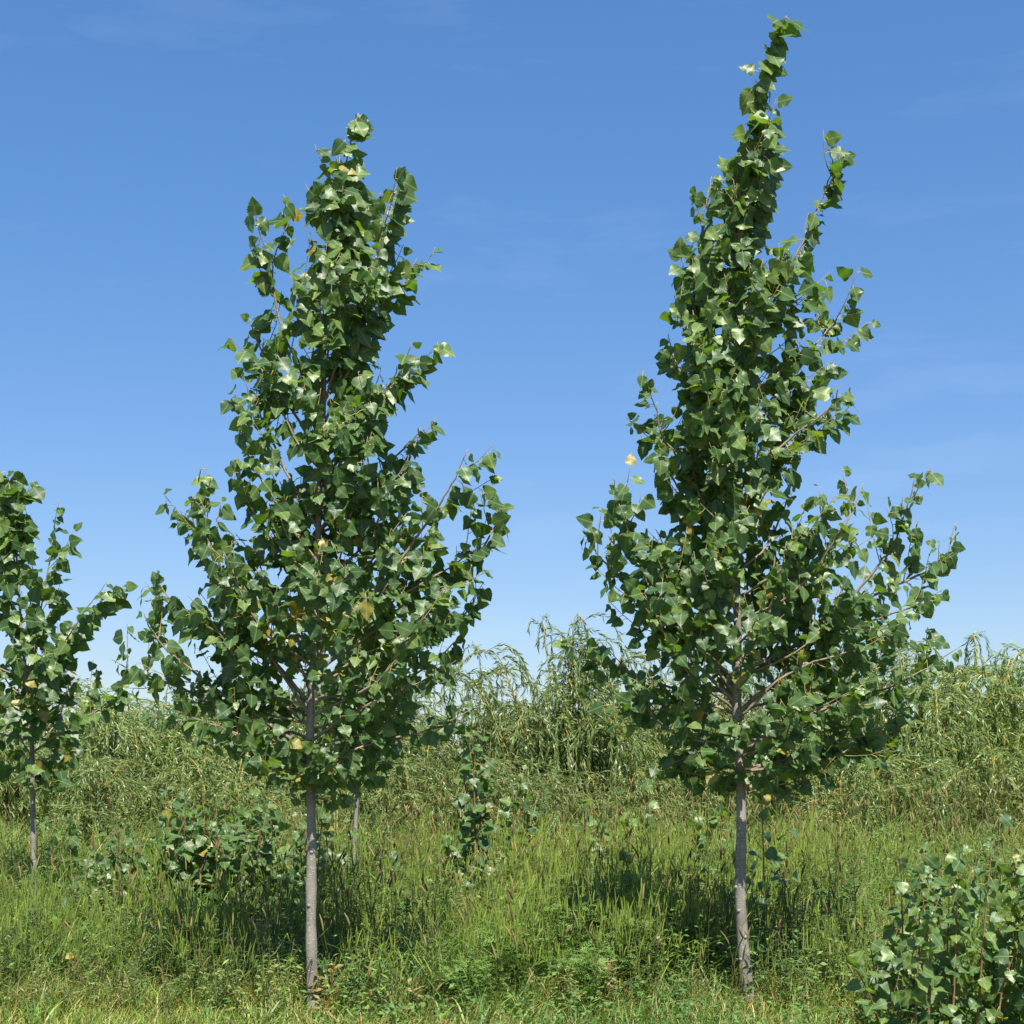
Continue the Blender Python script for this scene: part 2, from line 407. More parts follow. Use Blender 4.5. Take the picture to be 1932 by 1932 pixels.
# ------------------------------------------------------------------ poplar tree
def poplar(label, Y, trunk_px, r0, env_px, hand, n_auto, first_yd, top_auto_yd, seed, leaf_len=(.071, .111), density=1.15,
           wind_from=700, group='young poplar trees', knot_spots=(), name='poplar_tree', extra=()):
    global rng
    rng = np.random.default_rng(seed)
    T = np.array([at(x, y, Y) for x, y in trunk_px]); T[0, 2] = -.03
    T[:, 1] += np.linspace(0, 1, len(T))**1.5*rng.uniform(-.12, .12)
    TP = spline(T, int((T[-1, 2]-T[0, 2])/.045))
    H = T[-1, 2]; base = np.array([T[0, 0], T[0, 1], 0.0])
    u = np.clip(TP[:, 2]/H, 0, 1)
    TR = r0*(1-u)**.95*(1+.28*np.exp(-u*40)) + .0028
    for zc in rng.uniform(.1, H*.6, 16): TR = TR*(1+.10*np.exp(-((TP[:, 2]-zc)/.03)**2))
    TP[:, 0] += .006*np.sin(TP[:, 2]*5.1+seed); TP[:, 1] += .006*np.sin(TP[:, 2]*4.3)
    root = empty(name, base, label, 'tree', group)
    ns = int(len(TP)*.62); a = Acc(); tube(a, TP[:ns+1], TR[:ns+1], 16, jitter=.03, cap=False); tube(a, TP[ns:], TR[ns:], 10, mat=1, jitter=.02); knots(a, TP, TR, knot_spots)
    trunk = a.build('trunk', [BARK_M, BRANCH_M], root, origin=base)
    tx = lambda z: np.array([np.interp(z, TP[:, 2], TP[:, k]) for k in range(3)])
    trr = lambda z: np.interp(z, TP[:, 2], TR)
    env = np.array([[at(xl, y, Y)[0], at(xr, y, Y)[0], at(xl, y, Y)[2]] for y, xl, xr in env_px])[::-1]
    exl = lambda z: np.interp(z, env[:, 2], env[:, 0]); exr = lambda z: np.interp(z, env[:, 2], env[:, 1])
    zf, zt = at(0, first_yd, Y)[2], at(0, top_auto_yd, Y)[2]
    z_wind = at(0, wind_from, Y)[2]
    lv = Leaves(); rad0 = .1
    branches = []
    for pts in hand:                                                # limbs one can follow by eye
        dy = pts[0]; W = []
        for k, (x, y) in enumerate(pts[1:]):
            W.append(at(x, y, Y + dy*(k/(len(pts)-2))))
        W[0] = tx(W[0][2]); branches.append((np.array(W), True))
    for i in range(n_auto):
        f = (i+.5)/n_auto; hs = zf + (zt-zf)*f**1.25 + rng.normal(0, .02)
        az = i*2.3999 + rng.normal(0, .3)
        tz = min(hs + rng.uniform(.28, .72)*(1.2-.35*f), env[-1, 2]-.08)
        if f < .2: tz = hs + rng.uniform(-.04, .42)
        if f > .5 and rng.random() < .2: continue
        c = tx(tz); rx = max((exr(tz)-c[0]) if math.cos(az) > 0 else (c[0]-exl(tz)), .1); ry = max(.36*(exr(tz)-exl(tz)), .1)
        r = 1/math.sqrt((math.cos(az)/rx)**2 + (math.sin(az)/ry)**2)*rng.uniform(.68, 1.1)-.08
        r = max(r, .06)
        tip = np.array([c[0]+r*math.cos(az), c[1]+r*math.sin(az), tz])
        s = tx(hs); mid = s + (tip-s)*np.array([.58, .58, .36]) + rng.normal(0, .02, 3)
        branches.append((np.array([s, mid, tip]), False))
    for pts in extra:
        W = [at(x, y, Y + pts[0]*(k/(len(pts)-2))) for k, (x, y) in enumerate(pts[1:])]
        W[0] = tx(W[0][2]); branches.append((np.array(W), True))
    for W, is_hand in branches:
        n = max(int(np.linalg.norm(np.diff(W, axis=0), axis=1).sum()/.05), 6)
        P = spline(W, n); Ln = np.linalg.norm(np.diff(P, axis=0), axis=1).sum()
        P[1:] += np.cumsum(rng.normal(0, .004, P[1:].shape), 0)
        br = min(trr(W[0][2])*.5, .003+.0052*Ln)
        u = np.linspace(0, 1, n); R = br*(1-u)**.8+.002
        ac = Acc(); tube(ac, P, R, 6)
        segs = [(P, .18 if Ln > .6 else .1)]
        # twigs
        tp, tf = resample(P, .13)
        for p, f in zip(tp, tf):
            if f < .2 or f > .95 or rng.random() < .15+.25*np.clip((p[2]-zf)/(H-zf), 0, 1): continue
            tl = rng.uniform(.12, .40)*(1.15-f*.6)*(1.45 if Ln > .9 else 1.15 if Ln > .6 else .8)
            i = min(int(f*n), n-2); tg = unit(P[i+1]-P[i])
            side = unit(np.cross(tg, rng.normal(0, 1, 3)))
            d = unit(tg*.6 + side*.75 + np.array([0, 0, .35]))
            e = p + d*tl + np.array([0, 0, .05])*tl/.3
            Q = spline([p, p+d*tl*.5+rng.normal(0, .01, 3), e], 5)
            tube(ac, Q, np.linspace(.0032, .0016, 5), 4, mat=1)
            segs.append((Q, .1))
        ac.build('branch', [BRANCH_M if Ln > .5 else TWIG_M, TWIG_M], trunk, origin=base)
        for Q, f0 in segs:
            step = .043/density
            lp, lf = resample(Q, step)
            k = (lf > f0); lp, lf = lp[k], lf[k]
            if len(lp): add_leaves(lv, lp, Q, tx, exl, exr, zf, H, z_wind, leaf_len, rng, lf)
    # short leafy shoots straight from the trunk
    lp, lf = resample(TP[(TP[:, 2] > zf+.02) & (TP[:, 2] < zt)], .03)
    k = rng.random(len(lp)) < .8; lp, lf = lp[k], lf[k]; az = rng.uniform(0, 6.28, len(lp))
    off = np.stack([np.cos(az), np.sin(az), np.zeros(len(lp))], -1)*rng.uniform(.02, .16, (len(lp), 1)); sh = Acc()
    for p, o_ in zip(lp, off): tube(sh, [p, p+o_*.6+[0, 0, .02], p+o_+[0, 0, .05]], [.0022, .0017, .0012], 3)
    sh.build('short_shoots', [TWIG_M], trunk, origin=base)['kind'] = 'stuff'
    add_leaves(lv, lp+off+[0, 0, .05], TP, tx, exl, exr, zf, H, z_wind, (leaf_len[0]*.85, leaf_len[1]*.95), rng, lf)
    # leaves on the leader itself
    k = TP[:, 2] > zt-.35
    lp, lf = resample(TP[k], .021)
    add_leaves(lv, lp-np.array([.022, .015, 0])*rng.uniform(0, 2.2, (len(lp), 1)), TP[k], tx, exl, exr, zf, H, z_wind+.3, (leaf_len[0]*1.1, leaf_len[1]*1.2), rng, np.minimum(lf, .92))
    PLANTS.append(dict(leaves=lv, root=root, origin=base))
    return root

def add_leaves(lv, lp, Q, tx, exl, exr, zf, H, z_wind, leaf_len, rng, lf):
    n = len(lp)
    ax = np.array([tx(z) for z in lp[:, 2]])
    out = lp-ax; out[:, 2] = 0; rr = np.linalg.norm(out, axis=1); out = unit(out + rng.normal(0, .03, out.shape))
    i = np.clip((lf*(len(Q)-1)).astype(int), 0, len(Q)-2); tg = unit(Q[i+1]-Q[i])
    alt = unit(np.cross(tg, rng.normal(0, 1, (n, 3))))
    wind = np.clip(.22 + .65*(lp[:, 2]-z_wind)/max(H-z_wind, .1)*1.6, .22, .88)
    Yv, Zv, Kk = leaf_dirs(lp, unit(out+alt*.7), tg, wind, 0)
    hz = (lp[:, 2]-zf)/(H-zf)
    S = rng.uniform(leaf_len[0], leaf_len[1], n)*(0.92+.28*np.clip(hz, 0, 1))*np.where(lf > .93, .7, 1)*np.where(rng.random(n) < .22, rng.uniform(.5, .85, n), 1)
    half = np.maximum((exr(lp[:, 2])-exl(lp[:, 2]))/2, .15)
    py = np.where((hz < .4) & (rr < .5*half), .055, .004)
    u = rng.random(n)
    M = np.where(u < py, 3, np.where(u < py+.12+.12*np.clip(hz, 0, 1), 2, np.where(u < .6, 0, 1)))
    lv.add(lp, Yv, Zv, S, Kk, M)

LEFT_ENV = [(200, 660, 685), (300, 640, 700), (350, 625, 705), (400, 595, 715), (450, 575, 730), (500, 555, 745), (550, 535, 755), (600, 500, 760),
    (650, 455, 770), (700, 455, 770), (750, 460, 765), (800, 445, 795), (850, 440, 805), (900, 440, 805), (950, 410, 840), (1000, 385, 900), (1050, 330, 930),
    (1100, 300, 930), (1150, 300, 925), (1200, 300, 910), (1250, 280, 880), (1300, 290, 865), (1350, 330, 870), (1400, 380, 840), (1450, 440, 790), (1500, 480, 700), (1530, 520, 660)]
poplar('tall young poplar with bare grey trunk left of the middle, the shorter of two', 9.05,
    [(590, 1932), (588, 1700), (585, 1480), (589, 1300), (598, 1100), (604, 900), (608, 750), (614, 600), (630, 430), (648, 310), (676, 205)], .031, LEFT_ENV,
    [(-.1, (610, 760), (665, 610), (715, 470), (735, 390), (765, 335)), (.15, (608, 800), (700, 620), (760, 540), (790, 490)),
     (0, (606, 745), (545, 640), (527, 540), (532, 470), (565, 405)), (.2, (605, 850), (530, 740), (485, 640), (478, 605)),
     (-.2, (604, 920), (700, 770), (760, 690), (775, 645)), (.1, (604, 970), (720, 890), (785, 830), (800, 805)),
     (-.25, (596, 1230), (720, 1100), (800, 990), (835, 930), (872, 850)), (.15, (595, 1270), (760, 1150), (880, 1060), (930, 980), (925, 945)),
     (.3, (594, 1290), (760, 1220), (880, 1160), (915, 1110)), (-.2, (589, 1330), (460, 1170), (390, 1060), (358, 980), (350, 920)),
     (.2, (588, 1370), (420, 1230), (330, 1140), (290, 1090)), (-.15, (586, 1420), (420, 1310), (320, 1240), (283, 1190), (268, 1150)),
     (.1, (586, 1440), (440, 1350), (320, 1290), (260, 1270), (222, 1245)), (-.3, (588, 1350), (470, 1180), (410, 1050), (380, 945)),
     (-.3, (588, 1400), (700, 1330), (800, 1290), (850, 1250)), (.1, (587, 1440), (700, 1400), (820, 1370), (880, 1340)),
     (-.3, (586, 1450), (480, 1400), (400, 1370), (345, 1350)), (.1, (586, 1470), (680, 1440), (760, 1440)), (-.2, (586, 1480), (540, 1450), (480, 1460)), (-.35, (590, 1300), (690, 1230), (790, 1200), (840, 1150))],
    92, 1500, 430, 21, wind_from=600, knot_spots=[(.95, -1.4), (.62, -1.9)],
    extra=[(-.2, (600, 1060), (520, 950), (470, 860), (455, 800)), (.1, (602, 1000), (530, 880), (485, 780), (470, 715)), (-.15, (598, 1120), (510, 1010), (460, 930), (450, 870)), (-.15, (604, 900), (690, 790), (745, 720), (755, 690)), (-.1, (603, 1000), (690, 930), (750, 890), (775, 850))])

RIGHT_ENV = [(20, 1470, 1500), (100, 1445, 1515), (200, 1410, 1500), (300, 1392, 1490), (350, 1370, 1480), (400, 1340, 1490), (450, 1310, 1540), (500, 1290, 1560), (550, 1270, 1560),
    (600, 1255, 1575), (650, 1260, 1580), (700, 1245, 1580), (750, 1225, 1590), (800, 1225, 1595), (850, 1230, 1595), (900, 1225, 1590), (950, 1200, 1620), (1000, 1170, 1680), (1050, 1150, 1720),
    (1100, 1130, 1740), (1150, 1140, 1740), (1200, 1180, 1750), (1250, 1150, 1760), (1300, 1150, 1740), (1350, 1170, 1690), (1400, 1210, 1680), (1450, 1250, 1640), (1500, 1280, 1560), (1530, 1310, 1500)]
poplar('tallest poplar, right of the middle, its leafy leader reaching the top of the picture', 9.25,
    [(1414, 1925), (1404, 1780), (1396, 1660), (1397, 1450), (1391, 1340), (1389, 1200), (1387, 1086), (1380, 950), (1378, 860), (1379, 690), (1383, 555), (1396, 405), (1408, 277), (1430, 183), (1455, 84), (1476, 48)],
    .034, RIGHT_ENV,
    [(-.1, (1381, 720), (1450, 590), (1507, 482), (1532, 426), (1562, 362), (1590, 300)), (.1, (1380, 760), (1340, 650), (1316, 545), (1320, 460), (1331, 375), (1342, 340)),
     (-.2, (1379, 830), (1320, 720), (1290, 630), (1270, 556)), (.2, (1380, 850), (1480, 720), (1540, 645), (1583, 592)), (-.2, (1379, 930), (1490, 830), (1570, 760), (1580, 722)),
     (.15, (1379, 980), (1290, 860), (1235, 775)), (-.15, (1388, 1330), (1272, 1213), (1185, 1103), (1125, 1040), (1100, 990)), (-.25, (1388, 1310), (1240, 1130), (1196, 1000), (1170, 950), (1153, 900)),
     (-.2, (1391, 1345), (1425, 1318), (1510, 1235), (1591, 1150), (1643, 1081), (1685, 1026), (1715, 945), (1728, 894)), (-.3, (1394, 1430), (1420, 1405), (1506, 1354), (1591, 1316), (1668, 1294), (1735, 1262), (1815, 1210)),
     (.2, (1389, 1250), (1500, 1130), (1590, 1010), (1632, 915)), (.1, (1390, 1320), (1420, 1220), (1450, 1110), (1465, 1020)), (.3, (1390, 1290), (1560, 1170), (1700, 1100), (1770, 1060), (1790, 990)),
     (.2, (1391, 1350), (1260, 1290), (1180, 1260), (1125, 1250)), (-.1, (1389, 1270), (1560, 1200), (1690, 1150), (1775, 1120)), (.2, (1396, 1490), (1365, 1455), (1320, 1450), (1270, 1430)),
     (-.1, (1396, 1460), (1480, 1430), (1570, 1400), (1650, 1380)), (-.35, (1392, 1360), (1480, 1280), (1590, 1240), (1680, 1200)), (-.3, (1392, 1380), (1310, 1330), (1230, 1330), (1170, 1310)), (.1, (1396, 1480), (1450, 1470), (1520, 1480))],
    96, 1500, 370, 34, wind_from=560, knot_spots=[(1.08, -2.0), (1.0, -1.1), (.93, -2.2), (.75, -2.6), (.6, -2.1), (.42, -1.2), (.3, -2.4), (.25, -.9)],
    extra=[(-.15, (1380, 1000), (1300, 880), (1250, 810), (1240, 750)), (.1, (1379, 900), (1315, 790), (1275, 700), (1262, 645)), (-.1, (1379, 960), (1470, 860), (1545, 790), (1572, 760)), (-.2, (1382, 1060), (1300, 960), (1250, 880), (1240, 850))])

EDGE_ENV = [(870, -20, 35), (950, -40, 45), (1000, -60, 55), (1050, -80, 70), (1100, -110, 95), (1150, -130, 120), (1200, -160, 150), (1250, -170, 145), (1300, -180, 150), (1350, -150, 180), (1400, -120, 170), (1450, -80, 140), (1500, -20, 100)]
poplar('poplar cut off by the left edge of the picture, standing farther back', 12.8,
    [(60, 1770), (62, 1620), (62, 1480), (50, 1300), (35, 1150), (22, 1000), (18, 885)], .024, EDGE_ENV,
    [(0, (50, 1290), (75, 1150), (95, 1020), (106, 935)), (-.2, (52, 1340), (110, 1230), (160, 1150), (198, 1095)), (.1, (58, 1420), (130, 1370), (190, 1330), (232, 1285)),
     (.2, (40, 1200), (0, 1080), (-20, 950))], 34, 1500, 1000, 55, leaf_len=(.09, .135), wind_from=950, density=1.0)

BEHIND_ENV = [(1060, 640, 700), (1150, 590, 750), (1250, 560, 790), (1350, 550, 800), (1420, 560, 780), (1480, 600, 740)]
poplar('small poplar with thin tan trunk standing behind the left tall poplar', 14.0,
    [(668, 1720), (670, 1600), (673, 1480), (676, 1300), (672, 1150), (678, 1075)], .021, BEHIND_ENV, [], 34, 1490, 1150, 77, leaf_len=(.09, .13), wind_from=1000)

# ------------------------------------------------------------------ poplar saplings and suckers
def sapling(label, x0, Y, stems, leaf_len, seed, group='poplar saplings in the grass', name='poplar_sapling', cat='sapling', step=.045, start=.2, yellow=.02, single=300, young=.45):
    """stems: (dx, dy, height, lean_x, lean_y)"""
    global rng
    rng = np.random.default_rng(seed)
    bx = at(x0, 1500, Y)[0]; base = np.array([bx, Y, float(ground_z(bx, Y))])
    root = empty(name, base, label, cat, group); lv = Leaves()
    for dx, dy, h, lx, ly in stems:
        s = base + np.array([dx, dy, -.02]); e = s + np.array([lx, ly, h])
        Q = spline([s, (s+e)/2 + np.array([-lx*.15, -ly*.15, .03])+rng.normal(0, .015, 3), e], 12)
        a = Acc(); tube(a, Q, np.linspace(.0035+.005*h, .002, 12), 6)
        a.build('stem', [STEM_M], root, origin=base)
        lp, lf = resample(Q, step); k = lf > start; lp, lf = lp[k], lf[k]; n = len(lp)
        az = np.arange(n)*2.4+rng.uniform(0, 6); out = np.stack([np.cos(az), np.sin(az), np.full(n, .25)], -1)
        Yv, Zv, Kk = leaf_dirs(lp, out, np.tile([0, 0, 1.0], (n, 1)), np.full(n, .15), 0)
        Zv = Zv + np.array([0, 0, .5])
        S = rng.uniform(*leaf_len, n)*np.where(lf > .92, .65, 1); u = rng.random(n)
        M = np.where(u < yellow, 3, np.where(u < young, 2, np.where(u < .88, 0, 1)))
        lv.add(lp, Yv, Zv, S, Kk, M)
    PLANTS.append(dict(leaves=lv, root=root, origin=base, single=single))
    return root
R_ = np.random.default_rng(3)
def stems(n, w, d, h0, h1, lean=.12):
    return [(R_.uniform(-w, w), R_.uniform(-d, d), R_.uniform(h0, h1), R_.normal(0, lean), R_.normal(0, lean)) for _ in range(n)]
sapling('broad bushy poplar regrowth with big leaves filling the lower right corner', 1830, 8.4, [(-.60+.034*i, R_.uniform(-.5, .5), R_.uniform(.6, 1.16) - (.32 if i < 6 else 0), R_.normal(.02, .12), R_.normal(-.08, .12)) for i in range(54)],
        (.060, .102), 301, name='poplar_bush', cat='bush', step=.034, start=.08, young=.45, group=None)
sapling('dense dark clump of poplar shoots just left of the left grey trunk', 465, 12.1, stems(42, .62, .4, .75, 1.34, .1), (.068, .104), 302, start=.12, young=.15, step=.038, name='poplar_bush', cat='bush', group=None)
sapling('low pale leaved poplar clump at far left, below the edge tree', 240, 12.0, stems(34, .62, .4, .65, 1.08, .1), (.068, .10), 303, start=.15, young=.2, step=.04, name='poplar_bush', cat='bush', group=None)
sapling('tallest slender poplar sapling in the gap between the two tall trees', 893, 12.4, [(.1, 0, .8, .1, 0), (-.1, .1, .9, -.15, 0), (0, 0, 1.97, -.02, 0), (.05, .05, 1.6, -.16, .05), (-.06, 0, 1.2, .16, -.05), (.02, .1, 1.45, .1, -.05), (-.05, .05, 1.0, -.2, -.05), (.03, 0, 1.75, .06, 0), (0, .05, 1.3, -.05, .1)], (.078, .115), 304, young=.2)
sapling('shorter poplar sapling right beside the tallest slender one', 975, 13.4, [(0, 0, 1.42, .03, 0), (.06, .04, 1.15, .12, .05), (-.04, .04, 1.0, -.1, .05), (.02, 0, 1.25, -.05, 0)], (.075, .108), 305, young=.2)
sapling('tiny poplar sprout in tan grass right of the left grey trunk', 738, 12.6, [(0, 0, .88, 0, 0), (.16, .1, .75, .03, 0)], (.075, .10), 306, step=.06, start=.45)
sapling('pale leaved poplar sprout in front of the willows, middle of the gap', 1110, 14.0, [(0, 0, 1.22, -.05, 0), (.1, 0, 1.1, .04, 0)], (.10, .14), 307, step=.08, start=.5)
sapling('poplar sprout with two bright leaf tufts left of the right trunk', 1215, 14.0, [(0, 0, 1.3, .03, 0), (-.12, .05, 1.2, -.02, 0)], (.10, .14), 308, step=.08, start=.55)
sapling('small dark poplar sprout standing in lime green weeds near the middle', 1178, 11.9, [(0, 0, .82, .0, 0), (.04, 0, .75, .04, 0)], (.075, .11), 309, step=.055, start=.35)
sapling('red stemmed poplar shoot close behind the right grey trunk', 1442, 10.6, [(0, 0, 1.3, -.02, 0), (.1, .1, 1.1, .1, .05), (-.05, .2, 1.0, -.06, .05)], (.08, .115), 310, step=.055, start=.3)
sapling('poplar shoots hidden behind the foot of the right tree crown', 1330, 13.2, stems(4, .3, .2, .95, 1.25, .1), (.08, .12), 311, step=.06, start=.4)
sapling('thin sprout with a few yellow leaves in the lower left corner', 130, 9.5, [(0, 0, .4, .0, 0), (.03, 0, .3, .02, 0)], (.04, .055), 312, step=.06, start=.25, yellow=.75)
sapling('lone poplar sprout with round pale leaf among tall grass at right edge', 1885, 13.6, [(0, 0, 1.15, .0, 0)], (.10, .14), 313, step=.11, start=.5)
sapling('little sprout with rounded leaves at the foot of the left trunk', 628, 9.0, [(0, 0, .36, .02, 0), (-.06, -.02, .2, .02, 0)], (.05, .075), 314, step=.07, start=.3, yellow=.12)
finish_plants()

# ------------------------------------------------------------------ willows
def vec_leaves(acc, P, D, Nn, Ln, Wd, col, mat=0):
    """many narrow pointed leaves at once: two bent quads each"""
    n = len(P); D = unit(D); S = unit(np.cross(D, Nn)); Nn = np.cross(S, D)
    a = P; m = P + D*(Ln*.45)[:, None] + Nn*(Ln*.05)[:, None]; e = P + D*Ln[:, None] - Nn*(Ln*.08)[:, None]
    l = m + S*(Wd*.5)[:, None]; r = m - S*(Wd*.5)[:, None]
    V = np.stack([a, l, r, e], 1).reshape(-1, 3); b = np.arange(n)[:, None]*4
    F = np.concatenate([b+np.array([0, 2, 1]), b+np.array([1, 2, 3])], 0)
    acc.add(V, F, None, np.repeat(col, 4, 0), mat)

def willow_proto(seed, n_stem=26, H=3.4, spread=1.25):
    r = np.random.default_rng(seed)
    st = Acc(); fo = Acc(); LP, LD, LC = [], [], []
    for i in range(n_stem):
        az = r.uniform(0, 6.283); reach = spread*r.uniform(.25, 1.15); h = H*r.uniform(.4, 1.0)*(1.05-.25*reach/spread)
        d = np.array([math.cos(az), math.sin(az), 0]); d = unit(d + np.array([.25, 0, 0]))
        b = d*r.uniform(.02, .25)
        droop = r.uniform(.05, .4)*h*.5
        P = spline([b, b+d*reach*.3+[0, 0, h*.55], b+d*reach*.65+[0, 0, h*.95], b+d*reach*1.05+[0, 0, h*1.0-droop*.4], b+d*reach*1.35+[0, 0, h*1.0-droop*1.6]], 26)
        P[2:] += np.cumsum(r.normal(0, .008, P[2:].shape), 0)
        tube(st, P, np.linspace(.013, .0018, 26), 5)
        segs = [P[8:]]
        tp, tf = resample(P, .11)
        for p, f in zip(tp, tf):
            if f < .16 or r.random() < .12: continue
            tl = r.uniform(.45, 1.25)*(1.1-.5*f)
            s = unit(np.array([r.normal(), r.normal(), 0])); 
            dr = tl*r.uniform(.2, 1.0)
            Q = spline([p, p+s*tl*.35+[0, 0, .12*tl], p+s*tl*.62+[.06*tl, 0, -.15*dr], p+s*tl*.75+[.1*tl, 0, -dr]], 7)
            tube(st, Q, np.linspace(.0028, .001, 7), 3, mat=1); segs.append(Q)
        for Q in segs:
            lp, lf = resample(Q, .019)
            if not len(lp): continue
            k = np.clip((lf*(len(Q)-1)).astype(int), 0, len(Q)-2); tg = unit(Q[k+1]-Q[k])
            LP.append(lp); LD.append(unit(tg*.95 + r.normal(0, .33, lp.shape) + np.array([.12, 0, -.2])))
    P = np.concatenate(LP); D = np.concatenate(LD); n = len(P)
    t = r.random((n, 1)); c = (1-t)*np.array([.080, .134, .022]) + t*np.array([.205, .256, .070])
    y = r.random(n) < .025; c[y] = (.30, .24, .05)
    vec_leaves(fo, P, D, r.normal(0, .8, (n, 3))+SUND*1.0, r.uniform(.09, .155, n), r.uniform(.014, .022, n), c)
    return st.mesh('willow_stems', [WSTEM_M, WTWIG_M]), fo.mesh('willow_foliage', [WILLOW_M], smooth=False), n
WP = [willow_proto(900+i) for i in range(5)]
WIL = [  # bearing, distance, height, width scale, label
    (1050, 23.5, 3.85, 1.05, 'tallest arching willow in the gap between the two tall poplars'),
    (905, 25.0, 3.0, .9, 'willow behind the slender sapling, left of the tallest arching willow'),
    (770, 25.5, 2.9, .95, 'willow behind the lower right crown of the left poplar'),
    (640, 25.0, 3.0, .95, 'willow directly behind the grey trunk of the left poplar'),
    (480, 24.5, 3.1, 1.0, 'willow behind the lower left crown of the left poplar'),
    (350, 26.0, 3.0, .95, 'low willow under the small patch of open sky at left'),
    (225, 23.0, 2.95, 1.0, 'willow with drooping silvery shoots right of the edge tree'),
    (70, 24.0, 3.1, 1.0, 'willow behind the trunk of the tree at left edge'),
    (-100, 24.0, 2.8, 1.0, 'willow half outside the picture at the left edge'),
    (1190, 23.5, 3.0, .9, 'willow right of the tallest arching one, before the right crown'),
    (1320, 24.5, 3.3, 1.0, 'willow behind the lower left crown of the right poplar'),
    (1470, 25.0, 3.55, 1.0, 'willow behind the grey trunk of the right poplar'),
    (1620, 24.0, 4.0, 1.05, 'tall willow behind the long right limb of the right poplar'),
    (1750, 23.0, 3.4, 1.0, 'willow below the lowest right limb of the right poplar'),
    (1870, 24.0, 3.75, 1.05, 'willow rising above the bushy regrowth near the right edge'),
    (2020, 23.5, 3.8, 1.1, 'willow half outside the picture at the right edge'),
    (985, 20.5, 1.6, .65, 'low young willow at the foot of the tallest arching willow'),
    (1150, 21.0, 1.7, .7, 'low willow in front of the thicket, between the pale poplar sprouts'),
    (1560, 20.5, 2.1, .8, 'low willow seen just right of the right grey trunk'),
    (1730, 20.0, 1.6, .7, 'low willow before the thicket above the leafy weeds'),
    (1900, 19.5, 1.9, .75, 'low willow at the right edge behind the pale round leaf'),
    (160, 20.0, 1.9, .8, 'low willow with hanging shoots above the far left poplar clump'),
    (420, 20.5, 2.0, .8, 'low willow behind the dark clump of poplar shoots'),
    (800, 20.5, 2.0, .8, 'low willow left of the tallest slender sapling'),
]
for i, (xd, Y, h, ws, lab) in enumerate(WIL):
    x = at(xd, 0, Y)[0]; root = empty('willow_shrub', (x, Y, float(ground_z(x, Y))-.02), lab, 'willow', 'willow thicket behind the field')
    sm, fm, n = WP[i % 5]; zs = h/3.15
    for nm, me in (('stems', sm), ('foliage', fm)):
        o = link(nm, me, root); o.scale = (ws*1.05, ws*1.05, zs); o.rotation_euler.z = (i*1.7) % .9 - .45
        if nm == 'foliage': o['kind'] = 'stuff'
# ------------------------------------------------------------------ grass
rng = np.random.default_rng(77)
def ground_cover_points(n, y0, y1, power=1.0):
    Y = y0 + (y1-y0)*rng.random(n)**power
    X = (rng.random(n)*2-1)*(Y*.36+1.2)
    return X, Y
def patch(X, Y, xd, yd_dist, rx, ry):
    cx = at(xd, 0, yd_dist)[0]
    return np.exp(-((X-cx)/rx)**2-((Y-yd_dist)/ry)**2)
def tall(Y):
    return np.interp(Y, [7, 8.8, 9.05, 9.4, 11, 12.4, 16, 20, 26], [.10, .20, .38, .54, .64, .76, .95, 1.06, 1.10])
RAG = [(1180, 13.4, 1.0, .8, 105, .72, 1.0), (1000, 12.2, .5, .5, 28, .6, .85), (60, 10.4, .35, .35, 26, .45, .6), (1330, 12.2, .35, .4, 20, .6, .85), (1560, 12.6, .4, .4, 20, .7, .95),
       (300, 12.8, .6, .5, 10, .6, .8), (820, 10.6, .6, .5, 10, .3, .45), (1300, 10.3, .3, .3, 12, .4, .6), (700, 13.5, .6, .6, 14, .6, .85), (500, 10.4, 1.2, .6, 14, .4, .6), (1450, 10.2, 1.4, .5, 22, .4, .66), (150, 11.2, .8, .5, 16, .45, .7), (1750, 13.5, 1.0, .8, 18, .6, .95), (430, 9.8, .5, .3, 10, .3, .45), (1240, 10.0, .5, .25, 20, .58, .78), (440, 10.1, .5, .25, 15, .5, .72), (1340, 9.9, .18, .2, 5, .5, .65)]
TR_X = [(at(590, 0, 9.05)[0], 9.05), (at(1412, 0, 9.25)[0], 9.25)]

def blades(acc, X, Y, H, W, col, lean, bend):
    n = len(X); az = rng.uniform(0, 6.283, n); d = np.stack([np.cos(az)*.9+.2, np.sin(az), np.zeros(n)], -1)
    fa = az + np.pi/2 + rng.normal(0, .5, n); s = np.stack([np.cos(fa), np.sin(fa), np.zeros(n)], -1)
    b = np.stack([X, Y, ground_z(X, Y)], -1)
    L = []
    ts = [0, .3, .6, .85]
    for t in ts:
        c = b + d*(H*(lean*t+bend*t**2.2))[:, None]; c[:, 2] += H*(t - .55*bend*t**3)
        w = W*(1-.75*t**1.6)*.5
        L += [c-s*w[:, None], c+s*w[:, None]]
    c = b + d*(H*(lean+bend))[:, None]; c[:, 2] += H*(1-.62*bend); L.append(c)
    V = np.stack(L, 1).reshape(-1, 3); k = np.arange(n)[:, None]*9
    F = np.concatenate([k+np.array(f) for f in [(0, 1, 3), (0, 3, 2), (2, 3, 5), (2, 5, 4), (4, 5, 7), (4, 7, 6), (6, 7, 8)]])
    acc.add(V, F, None, np.repeat(col, 9, 0))
PAL = np.array([(.080, .148, .027), (.128, .208, .036), (.195, .262, .047), (.270, .285, .062), (.44, .34, .14), (.27, .16, .06)])
